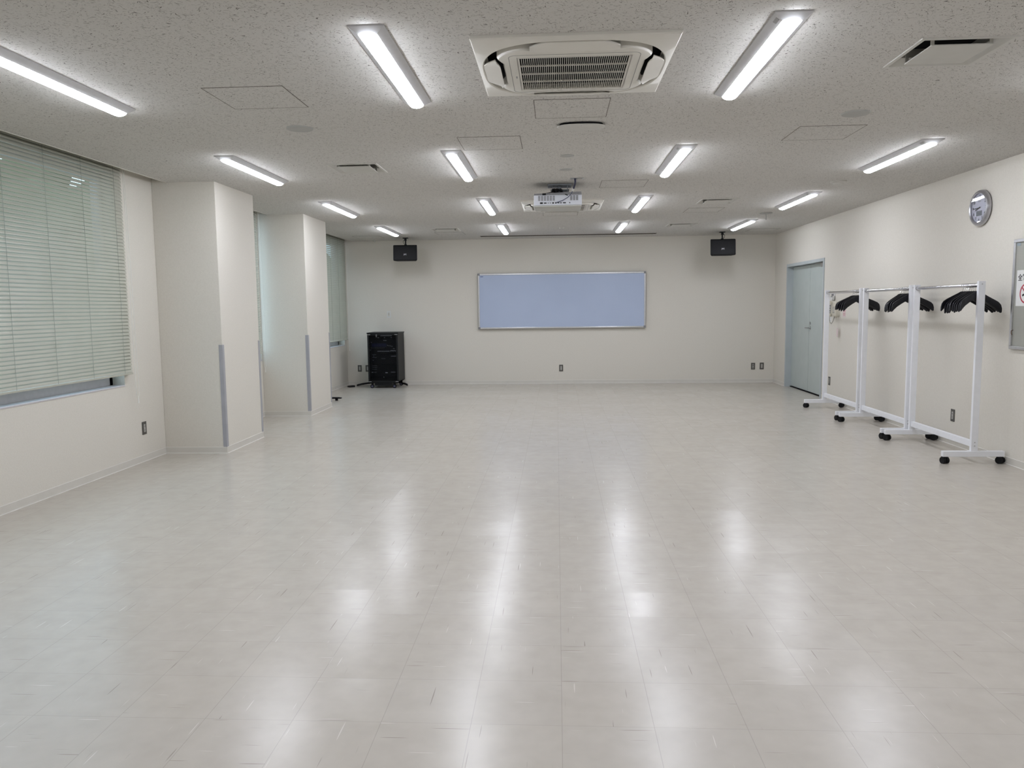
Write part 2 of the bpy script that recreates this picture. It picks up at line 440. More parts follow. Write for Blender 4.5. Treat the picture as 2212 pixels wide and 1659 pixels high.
cl.box((XR + 0.045, DY0 + 0.10, DZ - 0.022), (XR + 0.06, DY0 + 0.52, DZ - 0.012)); cl.build('door_closer', STEEL, dr)

# pillar corner guards
def guard(cx, cy, sx, sy, label):
    t = 0.004; L = 0.034
    poly = [(cx, cy), (cx + sx * L, cy), (cx + sx * L, cy + sy * -t), (cx - sx * t, cy - sy * t), (cx - sx * t, cy + sy * L), (cx, cy + sy * L)]
    # angle strip hugging the pillar corner (cx,cy); it grows outwards by t
    o = MB().prism(poly, 'z', 0.064, 1.064).build('corner_guard', GUARD)
    MB().box((min(cx - sx * 0.0045, cx + sx * L), min(cy - sy * 0.0045, cy + sy * L), 1.058), (max(cx - sx * 0.0045, cx + sx * L), max(cy - sy * 0.0045, cy + sy * L), 1.066)).build('end_cap', BASE, o)
    return tag(o, label, 'corner guard', 'grey corner guards on the pillars')
guard(XP, p1[0], -1, 1, 'grey vinyl guard on the near edge of the first pillar')
guard(XP, p1[1], -1, -1, 'grey vinyl guard on the far edge of the nearer pillar')
guard(XP, p2[0], -1, 1, 'grey vinyl guard on the near edge of the second pillar')
guard(XP, p2[1], -1, -1, 'grey vinyl guard on the far edge of the second pillar, above the black stand foot')

# ------------------------------------------------------------------ venetian blinds
def blind(a, b, label, cord_y, cord_low, tapes, zb=0.832):
    X = -3.795
    t = thing('venetian_blind', (X, (a + b) / 2, zb), label, 'blind', 'venetian blinds along the window wall')
    y0 = (a + b) / 2
    W = 0.035; ang = radians(61); zt = 2.69
    sl = MB(); n = int((zt - 0.05 - (zb + 0.03)) / 0.030)
    ux, uz = cos(ang), sin(ang)           # slat chord: room edge low, window edge high
    for k in range(n + 1):
        z = 0.035 + 0.030 * k
        top, bot = [], []
        for s_, h in ((-1, 0), (-0.5, 0.0026), (0, 0.0035), (0.5, 0.0026), (1, 0)):
            cx = s_ * W / 2
            x = -cx * ux + h * uz; zz = cx * uz + h * ux
            top.append((x, z + zz)); bot.append((x - 0.0007 * uz, z + zz - 0.0007 * ux))
        sl.prism(top + bot[::-1], 'y', a - y0, b - y0)
    sl.build('slats', BLIND, t)
    MB().box((-0.02, a - y0 - 0.004, zt - zb - 0.02), (0.02, b - y0 + 0.004, zt - zb + 0.02)).build('head_rail', BLIND, t)
    MB().box((-0.013, a - y0 - 0.003, 0.0), (0.015, b - y0 + 0.003, 0.016), 0.003).build('bottom_rail', BLIND, t)
    for ty in tapes:
        q = MB()
        for dx in (-0.0115, 0.0125):
            q.box((dx - 0.0009, ty - y0 - 0.0013, 0.01), (dx + 0.0009, ty - y0 + 0.0013, zt - zb - 0.02))
        q.build('ladder_cord', LADDER, t)
    if cord_y:
        pts1, pts2 = [], []
        for k in range(13):
            u = k / 12; z = (zt - 0.03) * (1 - u) + cord_low * u - zb
            pts1.append((0.022, cord_y - y0 + 0.012 * u, z)); pts2.append((0.024, cord_y - y0 + 0.020 + 0.034 * u, z))
        cm = (0.023, cord_y - y0 + 0.035, cord_low - zb - 0.02)
        MB().tube(pts1 + [cm], 0.0022, 6).tube(pts2 + [cm], 0.0022, 6).build('pull_cord', CORD, t, True)
        MB().cyl((0.023, cm[1], cm[2] + 0.005), (0.023, cm[1], cm[2] - 0.055), 0.004, 0.006, n=10).build('cord_weight', CORD, t, True)
    return t
blind(2.55, 6.68, 'wide pale green venetian blind over the window beside the grey outlet, before the first pillar', 6.69, 0.64, [2.9 + 0.457 * k for k in range(9)])
blind(8.26, 9.745, 'pale green venetian blind between the two pillars with daylight leaking past its edge', 9.76, 0.66, [8.44, 8.92, 9.4, 9.64])
blind(10.86, 13.86, 'pale green venetian blind over the window next to the back wall, beyond both pillars', 13.87, 0.70, [11.1, 11.55, 12.0, 12.46, 12.92, 13.37, 13.78])

# ------------------------------------------------------------------ ceiling lights
LL = 1.26
def make_light(label, sticker):
    t = thing('ceiling_light', (0, 0, ZC), label, 'light', 'LED ceiling lights')
    wb, wt, h = 0.0795, 0.043, 0.030
    L0, L1 = [], []
    b = MB()
    b.loft([[(-wb, 0, 0), (wb, 0, 0), (wb, LL, 0), (-wb, LL, 0)],
            [(-wb, 0, -0.006), (wb, 0, -0.006), (wb, LL, -0.006), (-wb, LL, -0.006)],
            [(-wt, 0.03, -h), (wt, 0.03, -h), (wt, LL - 0.03, -h), (-wt, LL - 0.03, -h)]])
    b.build('housing', LIGHTBODY, t)
    loops = []
    wl_ = 0.041; prof = [(cos(a), sin(a)) for a in [pi * k / 8 for k in range(9)]]
    for yy, sc in ((0.032, 0.80), (0.036, 0.96), (0.044, 1.0), (LL - 0.044, 1.0), (LL - 0.036, 0.96), (LL - 0.032, 0.80)):
        loops.append([(wl_ * (0.85 + 0.15 * sc) * cx_, yy, -h + 0.002 - 0.021 * sc * sy_) for cx_, sy_ in prof])
    MB().loft(loops).build('diffuser', LENS, t, True)
    if sticker:
        # small rating label on the sloping side
        k = 0.5; sx0 = -wb + (wb - wt) * 0.35; sx1 = -wb + (wb - wt) * 0.75
        z0 = -0.006 - (h - 0.006) * 0.35; z1 = -0.006 - (h - 0.006) * 0.75
        e = 0.0012
        MB().loft([[(sx0 - e, 0.035, z0 - e), (sx1 - e, 0.035, z1 - e), (sx1 - e, 0.085, z1 - e), (sx0 - e, 0.085, z0 - e)],
                   [(sx0 + e, 0.035, z0 + e), (sx1 + e, 0.035, z1 + e), (sx1 + e, 0.085, z1 + e), (sx0 + e, 0.085, z0 + e)]]).build('rating_label', STICKER, t)
    return t
LX = [-2.608, -0.811, 0.996, 2.820]; LY0, LP = 3.411, 2.680
labels = {
 (0, 0): 'lit LED ceiling light cut by the picture edge, over the wide blind',
 (1, 0): 'lit LED ceiling light on the window side of the big air conditioner in front',
 (2, 0): 'lit LED ceiling light between the big front air conditioner and the square vent',
 (0, 1): 'lit LED ceiling light in front of the first pillar, near the round cover plate',
 (1, 1): 'lit LED ceiling light just past the two hatches, window side of the small round covers',
 (2, 1): 'lit LED ceiling light beside the hatch near the projector, door side',
 (3, 1): 'lit LED ceiling light above the clock, closest to the wall with the clock',
 (0, 2): 'lit LED ceiling light in front of the second pillar',
 (1, 2): 'lit LED ceiling light beside the projector, on its window side',
 (2, 2): 'lit LED ceiling light beside the projector, on its door side',
 (3, 2): 'lit LED ceiling light between the white disc with a rod and the small dome sensor',
 (0, 3): 'lit LED ceiling light just in front of the window-side loudspeaker',
 (1, 3): 'short-looking lit LED ceiling light at the back, above the whiteboard half nearer the windows',
 (2, 3): 'short-looking lit LED ceiling light at the back, above the whiteboard half nearer the door',
 (3, 3): 'lit LED ceiling light just above the door-side loudspeaker'}
src = {}
for (ci, k) in [(0, 0), (2, 0)]:
    src[ci] = make_light(labels[(ci, k)], ci == 2); src[ci].location = (LX[ci], LY0, ZC)
for k in (-1, 0, 1, 2, 3):
    for ci in range(4):
        if (ci, k) in ((0, 0), (2, 0)): continue
        hidden = 'lit LED ceiling light above the viewpoint, %s one counted from the windows' % ('first second third fourth'.split()[ci])
        copy_thing(src[0 if ci < 2 else 2], (LX[ci], LY0 + LP * k, ZC), labels.get((ci, k), hidden if k < 0 else 'lit LED ceiling light outside the picture beside the square vent'))

# ------------------------------------------------------------------ ceiling cassette air conditioners
def rsq(h, r, z, n=7, cx=0, cy=0, hy=None):
    hy = hy or h; P = []
    for qx, qy, a0 in ((1, 1, 0), (-1, 1, 90), (-1, -1, 180), (1, -1, 270)):
        for k in range(n):
            a = radians(a0 + 90 * k / (n - 1))
            P.append((cx + qx * (h - r) + r * cos(a), cy + qy * (hy - r) + r * sin(a), z))
    return P
def make_ac(loc, label):
    t = thing('air_conditioner', loc, label, 'air conditioner', 'ceiling cassette air conditioners')
    N = 96
    def polar(fr_, z):
        P = []
        for k in range(N):
            a = 2 * pi * k / N; r = fr_(abs(cos(a)), abs(sin(a))); P.append((r * cos(a), r * sin(a), z))
        return P
    def sup(a_, e_): return lambda c_, s_: a_ / (c_ ** e_ + s_ ** e_) ** (1 / e_)
    sq_ = lambda h_: (lambda c_, s_: h_ / max(c_, s_))
    def body(sc):
        def f(c_, s_):
            r = 0.386 * sc / (c_ ** 4 + s_ ** 4) ** 0.25; tt = r * min(c_, s_)
            u = min(1.0, max(0.0, (0.245 - tt) / 0.06)); return r - 0.042 * u * u * (3 - 2 * u)
        return f
    # outer panel: square flange with a round-sided ring opening
    MB().loft([polar(sq_(0.475), 0.0), polar(sq_(0.475), -0.012), polar(sq_(0.469), -0.018), polar(sup(0.452, 2.8), -0.028), polar(sup(0.446, 2.8), -0.024), polar(sup(0.440, 2.8), 0.034)], caps=False).build('panel', ACWHITE, t, True)
    MB().loft([polar(sup(0.442, 2.8), 0.032), polar(body(0.9), 0.032)], caps=False).build('air_channel', GREYIN, t)
    dk = MB()
    for rz in range(4):
        m = Matrix.Rotation(rz * pi / 2, 4, 'Z'); dk.box((-0.240, -0.428, 0.012), (0.240, -0.345, 0.022), mtx=m)
    dk.build('outlet_slot', BLACKVOID, t)  # black bars, the darkness of the outlets put into their colour
    # centre body, waisted where the flaps sit, closing to a square hole for the grille
    MB().loft([polar(body(1.0), 0.034), polar(body(1.0), -0.026), polar(body(0.985), -0.036), polar(body(0.955), -0.041), polar(sq_(0.268), -0.041), polar(sq_(0.268), -0.012)], caps=False).build('centre_body', ACWHITE, t, True)
    ln = MB(); pass
    ln.loft([rsq(0.3120, 0.035, -0.0402), rsq(0.3120, 0.035, -0.0416), rsq(0.3095, 0.033, -0.0416), rsq(0.3095, 0.033, -0.0402)], caps=False)
    ln.build('panel_seam', GREYIN, t)
    MB().box((-0.272, -0.272, -0.012), (0.272, 0.272, -0.008)).build('grille_cavity', BLACKVOID, t)  # black plate in place of the shaded depth behind the bars
    g = MB()
    nb = 53
    for k in range(nb + 1):
        x = -0.262 + 0.524 * k / nb; g.box((x - 0.0013, -0.266, -0.037), (x + 0.0013, 0.266, -0.032))
    for k in range(1, 4):
        y_ = -0.262 + 0.524 * k / 4; g.box((-0.266, y_ - 0.003, -0.0395), (0.266, y_ + 0.003, -0.033))
    for s_ in (-1, 1):
        g.box((s_ * 0.268 - 0.006, -0.272, -0.041), (s_ * 0.268 + 0.006, 0.272, -0.028)); g.box((-0.272, s_ * 0.268 - 0.006, -0.041), (0.272, s_ * 0.268 + 0.006, -0.028))
    g.build('intake_grille', ACWHITE, t)
    # four flaps
    for rz in range(4):
        f = MB(); Ls = []
        for k in range(17):
            u = -1 + 2 * k / 16; x = u * 0.208
            e_ = max(0.0, (abs(u) - 0.55) / 0.45); yi = -0.358 - 0.014 * e_ ** 3; yo = -0.380 - 0.062 * (1 - e_ ** 1.8)
            Ls.append([(x, yi, -0.046), (x, yi, -0.040), (x, yo, -0.024), (x, yo, -0.031)])
        f.loft(Ls)
        o = f.build('flap', ACWHITE, t, True); o.rotation_euler = (0, 0, rz * pi / 2)
    MB().box((-0.290, 0.02, -0.0422), (-0.283, 0.05, -0.0408)).build('brand_badge', INKGREY, t)
    return t
ac = make_ac((ACS[0][0], ACS[0][1], ZC), 'large square white ceiling air conditioner at the front, black slotted grille fully in view')
copy_thing(ac, (ACS[1][0], ACS[1][1], ZC), 'square white ceiling air conditioner half hidden behind the projector')

# ------------------------------------------------------------------ vents
def make_vent(loc, label):
    t = thing('ceiling_vent', loc, label, 'vent', 'square ceiling vents')
    f = MB(); f.loft([rsq(0.219, 0.004, 0.0), rsq(0.217, 0.004, -0.005), rsq(0.200, 0.004, -0.006), rsq(0.160, 0.004, 0.026), rsq(0.160, 0.004, 0.07)], caps=False)
    f.build('frame', VENTMAT, t)
    MB().box((-0.17, -0.17, 0.068), (0.17, 0.17, 0.078)).build('duct', BLACKVOID, t)
    MB().box((-0.143, -0.143, -0.013), (0.143, 0.143, -0.007), 0.002).build('centre_plate', VENTMAT, t)
    for sx in (-1, 1):
        for sy in (-1, 1):
            MB().box((sx * 0.134 - 0.008, sy * 0.134 - 0.003, -0.008), (sx * 0.134 + 0.008, sy * 0.134 + 0.003, 0.068)).build('support', VENTMAT, t)
    return t
vl = ['square ceiling vent near the round cover plate and the first pillar', 'large-looking square ceiling vent in the corner above the clock wall',
      'square ceiling vent beyond the projector on the door side, right before an access hatch', 'small-looking square ceiling vent near the door-side loudspeaker',
      'small-looking square ceiling vent near the window-side loudspeaker']
v0 = make_vent((VENTS[0][0], VENTS[0][1], ZC), vl[0])
for (x, y), l in zip(VENTS[1:], vl[1:]): copy_thing(v0, (x, y, ZC), l)

# ------------------------------------------------------------------ access hatches
def make_hatch(loc, label):
    t = thing('access_hatch', loc, label, 'hatch', 'ceiling access hatches')
    f = MB(); a, b = 0.2275, 0.2235
    f.loft([rsq(a, 0.001, 0.0, 2), rsq(a, 0.001, -0.0018, 2), rsq(b, 0.001, -0.0018, 2), rsq(b, 0.001, 0.0, 2)], caps=False)
    f.build('frame', HATCHLINE, t)
    MB().box((-b, -b, -0.0012), (b, b, -0.0002)).build('panel', CEIL, t)
    return t
HA = [((0.099, 4.927), 'access hatch right behind the big front air conditioner'),
      ((-1.710, 4.495), 'wide access hatch above the window side, before the round cover plate'),
      ((-0.479, 5.879), 'access hatch beside the start of the second light, window side of the flat disc'),
      ((0.674, 7.944), 'access hatch on the door side of the projector'),
      ((1.908, 5.800), 'access hatch near the door-side round cover plate'),
      ((1.897, 10.255), 'access hatch just beyond the square vent on the door side'),
      ((-1.734, 12.79), 'access hatch at the back on the window side, just beyond a vent'),
      ((0.058, 10.355), 'access hatch behind the air conditioner that the projector hides'),
      ((-3.192, 13.20), 'access hatch in the back corner above the window side'),
      ((3.391, 13.12), 'access hatch in the back corner above the door')]
h0 = make_hatch((*HA[0][0], ZC), HA[0][1])
for (p, l) in HA[1:]: copy_thing(h0, (*p, ZC), l)

# ------------------------------------------------------------------ round covers, sensors, access point, projector screen slot
def disc(name, x, y, r, h, label, cat, m=PLATE, group=None, dome=False):
    prof = [(r, 0.0), (r, -h * 0.5), (r * 0.96, -h), (0.0, -h)] if not dome else [(r, 0), (r, -h * 0.35), (r * 0.72, -h * 0.55), (r * 0.6, -h), (0.0, -h)]
    o = MB().lathe((0, 0, 0), prof, n=40).build(name, m, None, True)
    o.location = (x, y, ZC); tag(o, label, cat, group); return o
disc('cover_plate', -1.717, 5.258, 0.088, 0.008, 'round grey cover plate on the ceiling near the wide hatch, window side', 'cover plate', group='round covers on the ceiling')
disc('cover_plate', 1.925, 5.230, 0.088, 0.008, 'round grey cover plate on the ceiling door side, before the hatch', 'cover plate', group='round covers on the ceiling')
disc('speaker_cover', 0.093, 6.42, 0.058, 0.004, 'speckled small round ceiling cover, the one nearer the flat disc', 'cover', PLATE, 'round covers on the ceiling')
disc('speaker_cover', 0.090, 7.04, 0.058, 0.006, 'plain small round ceiling cover close to the projector cable plate', 'cover', PLATE, 'round covers on the ceiling')
disc('smoke_detector', 2.819, 8.06, 0.078, 0.035, 'small low dome sensor on the ceiling between two lights on the clock side', 'detector', VENTMAT, dome=True)
disc('blank_cover', 0.088, 12.18, 0.035, 0.010, 'tiny round cap on the ceiling at the back, between the two short-looking lights', 'cap', VENTMAT)
disc('ceiling_sensor', -3.229, 13.80, 0.03, 0.03, 'tiny round sensor on the ceiling by the back wall, window side', 'sensor', VENTMAT, dome=True)
rod = thing('rod_sensor', (2.808, 10.70, ZC), 'round ceiling plate with a short rod hanging from it, near the door-side lights', 'sensor')
MB().lathe((0, 0, 0), [(0.082, 0), (0.082, -0.008), (0.076, -0.012), (0, -0.012)], n=36).build('plate', PLATE, rod, True)
MB().cyl((0, 0, -0.01), (0, 0, -0.092), 0.0065, n=12).build('rod', PLATE, rod, True)
ap = thing('access_point', (0.172, 5.345, ZC), 'flat rounded pale wireless unit hanging just under the ceiling behind the front hatch', 'access point')
def sell(a_, b_, z, e_=2.5, n=56):
    P = []
    for k in range(n):
        t_ = 2 * pi * k / n; c_, s_ = cos(t_), sin(t_)
        P.append((a_ * math.copysign(abs(c_) ** (2 / e_), c_), b_ * math.copysign(abs(s_) ** (2 / e_), s_), z))
    return P
MB().loft([sell(0.145, 0.070, 0.0), sell(0.145, 0.070, -0.018)]).build('shadow_gap_mount', BLACKVOID, ap)  # black block that paints the shadow gap between ceiling and cover
MB().loft([sell(0.154, 0.080, -0.013), sell(0.160, 0.086, -0.016), sell(0.158, 0.084, -0.021), sell(0.135, 0.070, -0.028), sell(0.07, 0.036, -0.031), sell(0.02, 0.010, -0.0315)]).build('cover', VENTMAT, ap, True)
MB().lathe((0.0, -0.074, -0.0265), [(0.003, 0), (0.003, -0.001), (0, -0.001)], n=12).build('status_dot', INKGREY, ap)

sc_ = thing('projection_screen_case', (0.2, 13.42, ZC), 'long thin slot of a roll-down screen case set in the ceiling above the whiteboard', 'screen case')
MB().box((-1.50, -0.068, 0.10), (1.50, 0.068, 0.11)).build('cavity', BLACKVOID, sc_)
e = MB()
for sx in (-1, 1): e.box((-1.4985, sx * 0.0665 - 0.003, -0.003), (1.4985, sx * 0.0665 + 0.003, 0.10))
for sx in (-1, 1): e.box((sx * 1.495 - 0.003, -0.063, -0.003), (sx * 1.495 + 0.003, 0.063, 0.10))
e.build('edge_trim', HATCHLINE, sc_)
MB().box((-1.49, 0.020, 0.035), (1.49, 0.045, 0.07), 0.003).build('bottom_bar', VENTMAT, sc_)

# ------------------------------------------------------------------ projector
pj = thing('projector', (0.018, 7.75, 2.381), 'white projector hanging from the ceiling, back panel with sockets facing the viewer', 'projector')
b = MB(); b.box((-0.235, 0.0, 0.0), (0.237, 0.36, 0.098), 0.006); b.build('case', PROJW, pj, True)
MB().box((-0.231, 0.004, -0.014), (0.233, 0.352, 0.001), 0.006).build('lid', PROJB, pj, True)
MB().loft([[(-0.233, 0.002, 0.097), (0.235, 0.002, 0.097), (0.235, 0.34, 0.097), (-0.233, 0.34, 0.097)],
           [(-0.230, 0.006, 0.114), (0.230, 0.006, 0.128), (0.228, 0.33, 0.128), (-0.228, 0.33, 0.122)]]).build('underside', PROJT, pj)
def grill(x0, n, name):
    g = MB()
    for k in range(n):
        g.box((x0 + k * 0.0285, -0.0015, 0.044), (x0 + k * 0.0285 + 0.0215, 0.001, 0.091))
    o = g.build(name, PROJT, pj)
    r = MB()
    for z in (0.0535, 0.0635, 0.0735, 0.083): r.box((x0 - 0.002, -0.0022, z - 0.0008), (x0 + n * 0.0285, 0.0, z + 0.0008))
    r.build('rib', PROJW, o)
grill(-0.192, 6, 'exhaust_vent'); grill(0.122, 3, 'exhaust_vent')
pt = MB()
for x, w_, h_ in ((-0.160, 0.028, 0.016), (-0.122, 0.026, 0.010), (-0.093, 0.007, 0.008), (-0.073, 0.007, 0.008), (-0.045, 0.015, 0.014), (-0.018, 0.015, 0.012),
                  (0.007, 0.017, 0.008), (0.032, 0.017, 0.008), (0.066, 0.029, 0.010), (0.118, 0.010, 0.009)):
    pt.box((x - w_ / 2, -0.0018, 0.021 - h_ / 2), (x + w_ / 2, 0.001, 0.021 + h_ / 2), 0.001)
pt.build('socket', BLACKP, pj)
MB().lathe((0.13, 0.36, 0.05), [(0.045, 0), (0.045, 0.02), (0.036, 0.022), (0.03, 0.012), (0, 0.018)], 'y').build('lens', BLACKP, pj, True)
br = MB(); H = ZC - 2.381
br.box((-0.08, 0.12, 0.116), (0.12, 0.30, 0.122)); br.box((-0.055, 0.15, 0.12), (-0.049, 0.28, H - 0.012)); br.box((0.095, 0.15, 0.12), (0.101, 0.28, H - 0.012))
br.box((-0.07, 0.13, 0.165), (0.115, 0.29, 0.171)); br.box((-0.10, 0.12, H - 0.014), (0.14, 0.31, H), 0.002)
br.cyl((0.02, 0.21, 0.165), (0.02, 0.21, H), 0.02, n=16)
br.build('ceiling_mount', mat('mount_grey', (0.20, 0.21, 0.22), 0.5), pj)
cb = MB()
random.seed(3)
coil = []
for k in range(60):
    a = k * 0.62; coil.append((-0.005 + 0.045 * cos(a) + 0.008 * sin(k), 0.055 + 0.018 * sin(a), 0.145 + 0.016 * sin(a * 1.3) + 0.004 * cos(k * 2.1)))
cb.tube(coil, 0.0042, 6)
cb.tube([(-0.13, 0.0, 0.112), (-0.12, 0.03, 0.118), (-0.07, 0.05, 0.130), (-0.03, 0.055, 0.142)], 0.0042, 6)
cb.tube([(0.03, 0.045, 0.145), (0.065, 0.02, 0.115), (0.085, -0.008, 0.096), (0.10, -0.012, 0.090)], 0.004, 6)
cb.box((-0.15, -0.004, 0.098), (-0.115, 0.02, 0.116), 0.003)
tag(cb.build('power_cord', BLACKR, pj, True))
MB().tube([(0.166, -0.215, H - 0.004), (0.168, -0.205, H - 0.03), (0.166, -0.16, 0.175), (0.155, -0.09, 0.145)], 0.0095, 8).build('cable_sleeve', mat('navy_sleeve', (0.015, 0.015, 0.05), 0.5), pj, True)
MB().tube([(0.156, -0.092, 0.147), (0.146, -0.06, 0.13)], 0.011, 8).build('cable_tie', WHITEP, pj, True)
MB().tube([(0.148, -0.065, 0.132), (0.132, -0.035, 0.10), (0.10, -0.02, 0.07), (0.05, -0.015, 0.042), (0.0, -0.010, 0.027), (-0.018, -0.003, 0.021)], 0.0035, 8).build('video_cable', mat('blue_grey_cable', (0.07, 0.08, 0.14), 0.5), pj, True)
cp = thing('cable_outlet_plate', (0.203, 7.545, ZC), 'small rectangular steel plate on the ceiling where the projector cables come out', 'outlet plate')
MB().box((-0.062, -0.032, -0.004), (0.062, 0.032, 0.0), 0.001).build('plate', STEEL, cp)
MB().box((0.0, -0.02, -0.007), (0.05, 0.02, -0.003), 0.001).build('socket_insert', OUTIN, cp)

# ------------------------------------------------------------------ loudspeakers
def make_speaker(loc, rz, label, mirror):
    t = thing('loudspeaker', loc, label, 'loudspeaker', 'black ceiling-hung loudspeakers', rz)
    s = mirror
    poly = [(-0.205, 0.0), (0.205, 0.0), (0.165, 0.235), (-0.165, 0.235)]
    b = MB(); rows = []
    for z, k, yo in ((0.0, 0.96, 0.01), (0.012, 1.0, 0.0), (0.252, 1.0, 0.030), (0.268, 0.97, 0.042)):
        rows.append([(x * k, y * 0.9 + yo, z) for x, y in poly])
    b.loft(rows); b.build('cabinet', BLACKP, t)
    g = MB(); g.loft([[(-0.190, -0.004, 0.014), (0.190, -0.004, 0.014), (0.190, 0.028 - 0.002, 0.250), (-0.190, 0.026, 0.250)],
                      [(-0.200, 0.003, 0.006), (0.200, 0.003, 0.006), (0.200, 0.034, 0.258), (-0.200, 0.034, 0.258)]])
    g.build('front_grille', BLACKR, t)
    text('JVC', 0.030, 'logo', LEDW, t, Matrix.Translation((0, 0.003, 0.105)) @ Matrix.Rotation(radians(83), 4, 'X'), 0.0008, 0.001)
    zt = ZC - loc[2]
    m = MB(); m.cyl((0, 0.13, 0.262), (0, 0.13, zt - 0.008), 0.012, n=14); m.box((-0.045, 0.085, zt - 0.012), (0.045, 0.175, zt), 0.002)
    m.box((-0.018, 0.105, zt - 0.05), (0.018, 0.155, zt - 0.01), 0.004); m.cyl((0, 0.13, 0.262), (0, 0.13, 0.285), 0.022, n=16)
    m.tube([(0.02 * s, 0.13, zt - 0.03), (0.045 * s, 0.13, zt - 0.07), (0.035 * s, 0.13, 0.31), (0.01 * s, 0.135, 0.27)], 0.004, 6)
    m.build('ceiling_bracket', BLACKP, t)
    return t
make_speaker((-2.595, 13.33, 2.206), radians(5), 'black loudspeaker hung from the ceiling above the equipment rack', -1)
make_speaker((2.778, 13.22, 2.208), radians(-4), 'black loudspeaker hung from the ceiling nearer the door', 1)

# ------------------------------------------------------------------ whiteboard
wb = thing('whiteboard', (0.088, YB, 0.998), 'long blue-tinted whiteboard with aluminium frame on the back wall', 'whiteboard')
hw, hh, T = 1.494, 0.99, 0.055
MB().box((-hw + 0.02, -T + 0.008, 0.015), (hw - 0.02, -0.01, hh - 0.015)).build('writing_surface', BOARDW, wb)
fr = MB()
fr.box((-hw, -T, 0), (hw, -0.0, 0.028), 0.004); fr.box((-hw, -T, hh - 0.028), (hw, -0.0, hh), 0.004)
fr.box((-hw, -T, 0.02), (-hw + 0.026, -0.0, hh - 0.02), 0.004); fr.box((hw - 0.026, -T, 0.02), (hw, 0.0, hh - 0.02), 0.004)
fr.build('frame', ALU, wb)
cp_ = MB()
for sx in (-1, 1):
    for z0, z1 in ((-0.003, 0.035), (hh - 0.035, hh + 0.003)):
        a, b = sorted((sx * (hw + 0.003), sx * (hw - 0.035))); cp_.box((a, -T - 0.003, z0), (b, 0, z1), 0.003)
cp_.build('corner_cap', PROJT, wb)
MB().box((-hw + 0.045, -T + 0.006, hh - 0.060), (-hw + 0.095, -T + 0.0085, hh - 0.048)).build('maker_mark', mat('maker_mark_ink', (0.10, 0.12, 0.30), 0.5), wb)

# ------------------------------------------------------------------ outlets and switches (face -Y in local space)
def outlet(loc, rz, label, kind=0, w_=0.072, h_=0.120, pm=None, im=None, cat='outlet', name='wall_outlet', group='grey wall outlets'):
    t = thing(name, loc, label, cat, group, rz)
    MB().box((-w_ / 2, -0.006, -h_ / 2), (w_ / 2, 0.0, h_ / 2), 0.002).build('face_plate', pm or OUTPLATE, t)
    MB().box((-0.013, -0.008, -0.036), (0.013, -0.004, 0.036), 0.001).build('insert', im or OUTIN, t)
    s = MB()
    if kind == 0:
        for z in (-0.018, 0.018):
            for x in (-0.005, 0.005): s.box((x - 0.001, -0.0088, z - 0.005), (x + 0.001, -0.0075, z + 0.005))
    elif kind == 1: s.box((-0.008, -0.0088, 0.008), (0.008, -0.0075, 0.024)).box((-0.006, -0.0088, -0.025), (0.006, -0.0075, -0.008))
    else: s.box((-0.011, -0.0092, -0.004), (0.011, -0.0075, 0.004)).box((-0.011, -0.0092, 0.014), (0.011, -0.0075, 0.020))
    s.build('slots', BLACKP if kind < 2 else INKGREY, t)
    return t
outlet((0.077, YB, 0.280), 0, 'grey wall outlet under the middle of the whiteboard')
outlet((3.493, YB, 0.288), 0, 'grey socket plate on the back wall, second from the door corner', 1)
outlet((3.646, YB, 0.291), 0, 'grey wall outlet on the back wall nearest the door corner')
outlet((-3.614, YB, 0.300), 0, 'grey wall outlet on the back wall nearest the windows, beside the equipment rack')
outlet((-3.470, YB, 0.299), 0, 'grey wall outlet half hidden behind the equipment rack')
outlet((XL, 6.903, 0.310), pi / 2, 'grey wall outlet low on the window wall before the first pillar')
outlet((XR, 7.697, 0.289), -pi / 2, 'grey wall outlet low on the clock wall, seen through the near clothes rack')
outlet((XR, 11.13, 0.296), -pi / 2, 'grey wall outlet low behind the clothes rack nearest the door')
outlet((-3.046, YB, 1.282), 0, 'white wall switch above the equipment rack on the back wall', 2, 0.070, 0.120, WHITEP, CREAMP, 'switch', 'wall_switch', 'switch plates')

# ------------------------------------------------------------------ equipment rack (on the floor by the back wall)
RX0, RX1, RY0, RY1, RZ0, RZ1 = -3.292, -2.757, 13.30, 13.85, 0.105, 0.955
rk = thing('equipment_rack', ((RX0 + RX1) / 2, (RY0 + RY1) / 2, 0), 'black audio equipment rack on casters with a smoked glass door', 'equipment rack')
ox, oy = rk.location.x, rk.location.y
def L(x, y, z): return (x - ox, y - oy, z)
b = MB()
b.box(L(RX0, RY0 + 0.03, RZ0), L(RX0 + 0.015, RY1, RZ1)); b.box(L(RX1 - 0.015, RY0 + 0.03, RZ0), L(RX1, RY1, RZ1))
b.box(L(RX0, RY1 - 0.015, RZ0), L(RX1, RY1, RZ1)); b.box(L(RX0, RY0 + 0.03, RZ0 - 0.0), L(RX1, RY1, RZ0 + 0.015))
b.build('shell', CABSIDE, rk)
MB().box(L(RX0 + 0.10, RY0 + 0.03, 0.045), L(RX1 - 0.12, RY1 - 0.03, RZ0 + 0.001)).build('plinth', CABINET, rk)  # black base, also stands in for the shadow between the casters
MB().box(L(RX0 - 0.010, RY0 - 0.006, RZ1), L(RX1 + 0.010, RY1 + 0.004, RZ1 + 0.018), 0.003).build('top', CABSIDE, rk)
dd = MB()
dd.box(L(RX0, RY0, RZ0), L(RX0 + 0.028, RY0 + 0.022, RZ1)); dd.box(L(RX1 - 0.028, RY0, RZ0), L(RX1, RY0 + 0.022, RZ1))
dd.box(L(RX0, RY0, RZ0), L(RX1, RY0 + 0.022, RZ0 + 0.03)); dd.box(L(RX0, RY0, RZ1 - 0.03), L(RX1, RY0 + 0.022, RZ1))
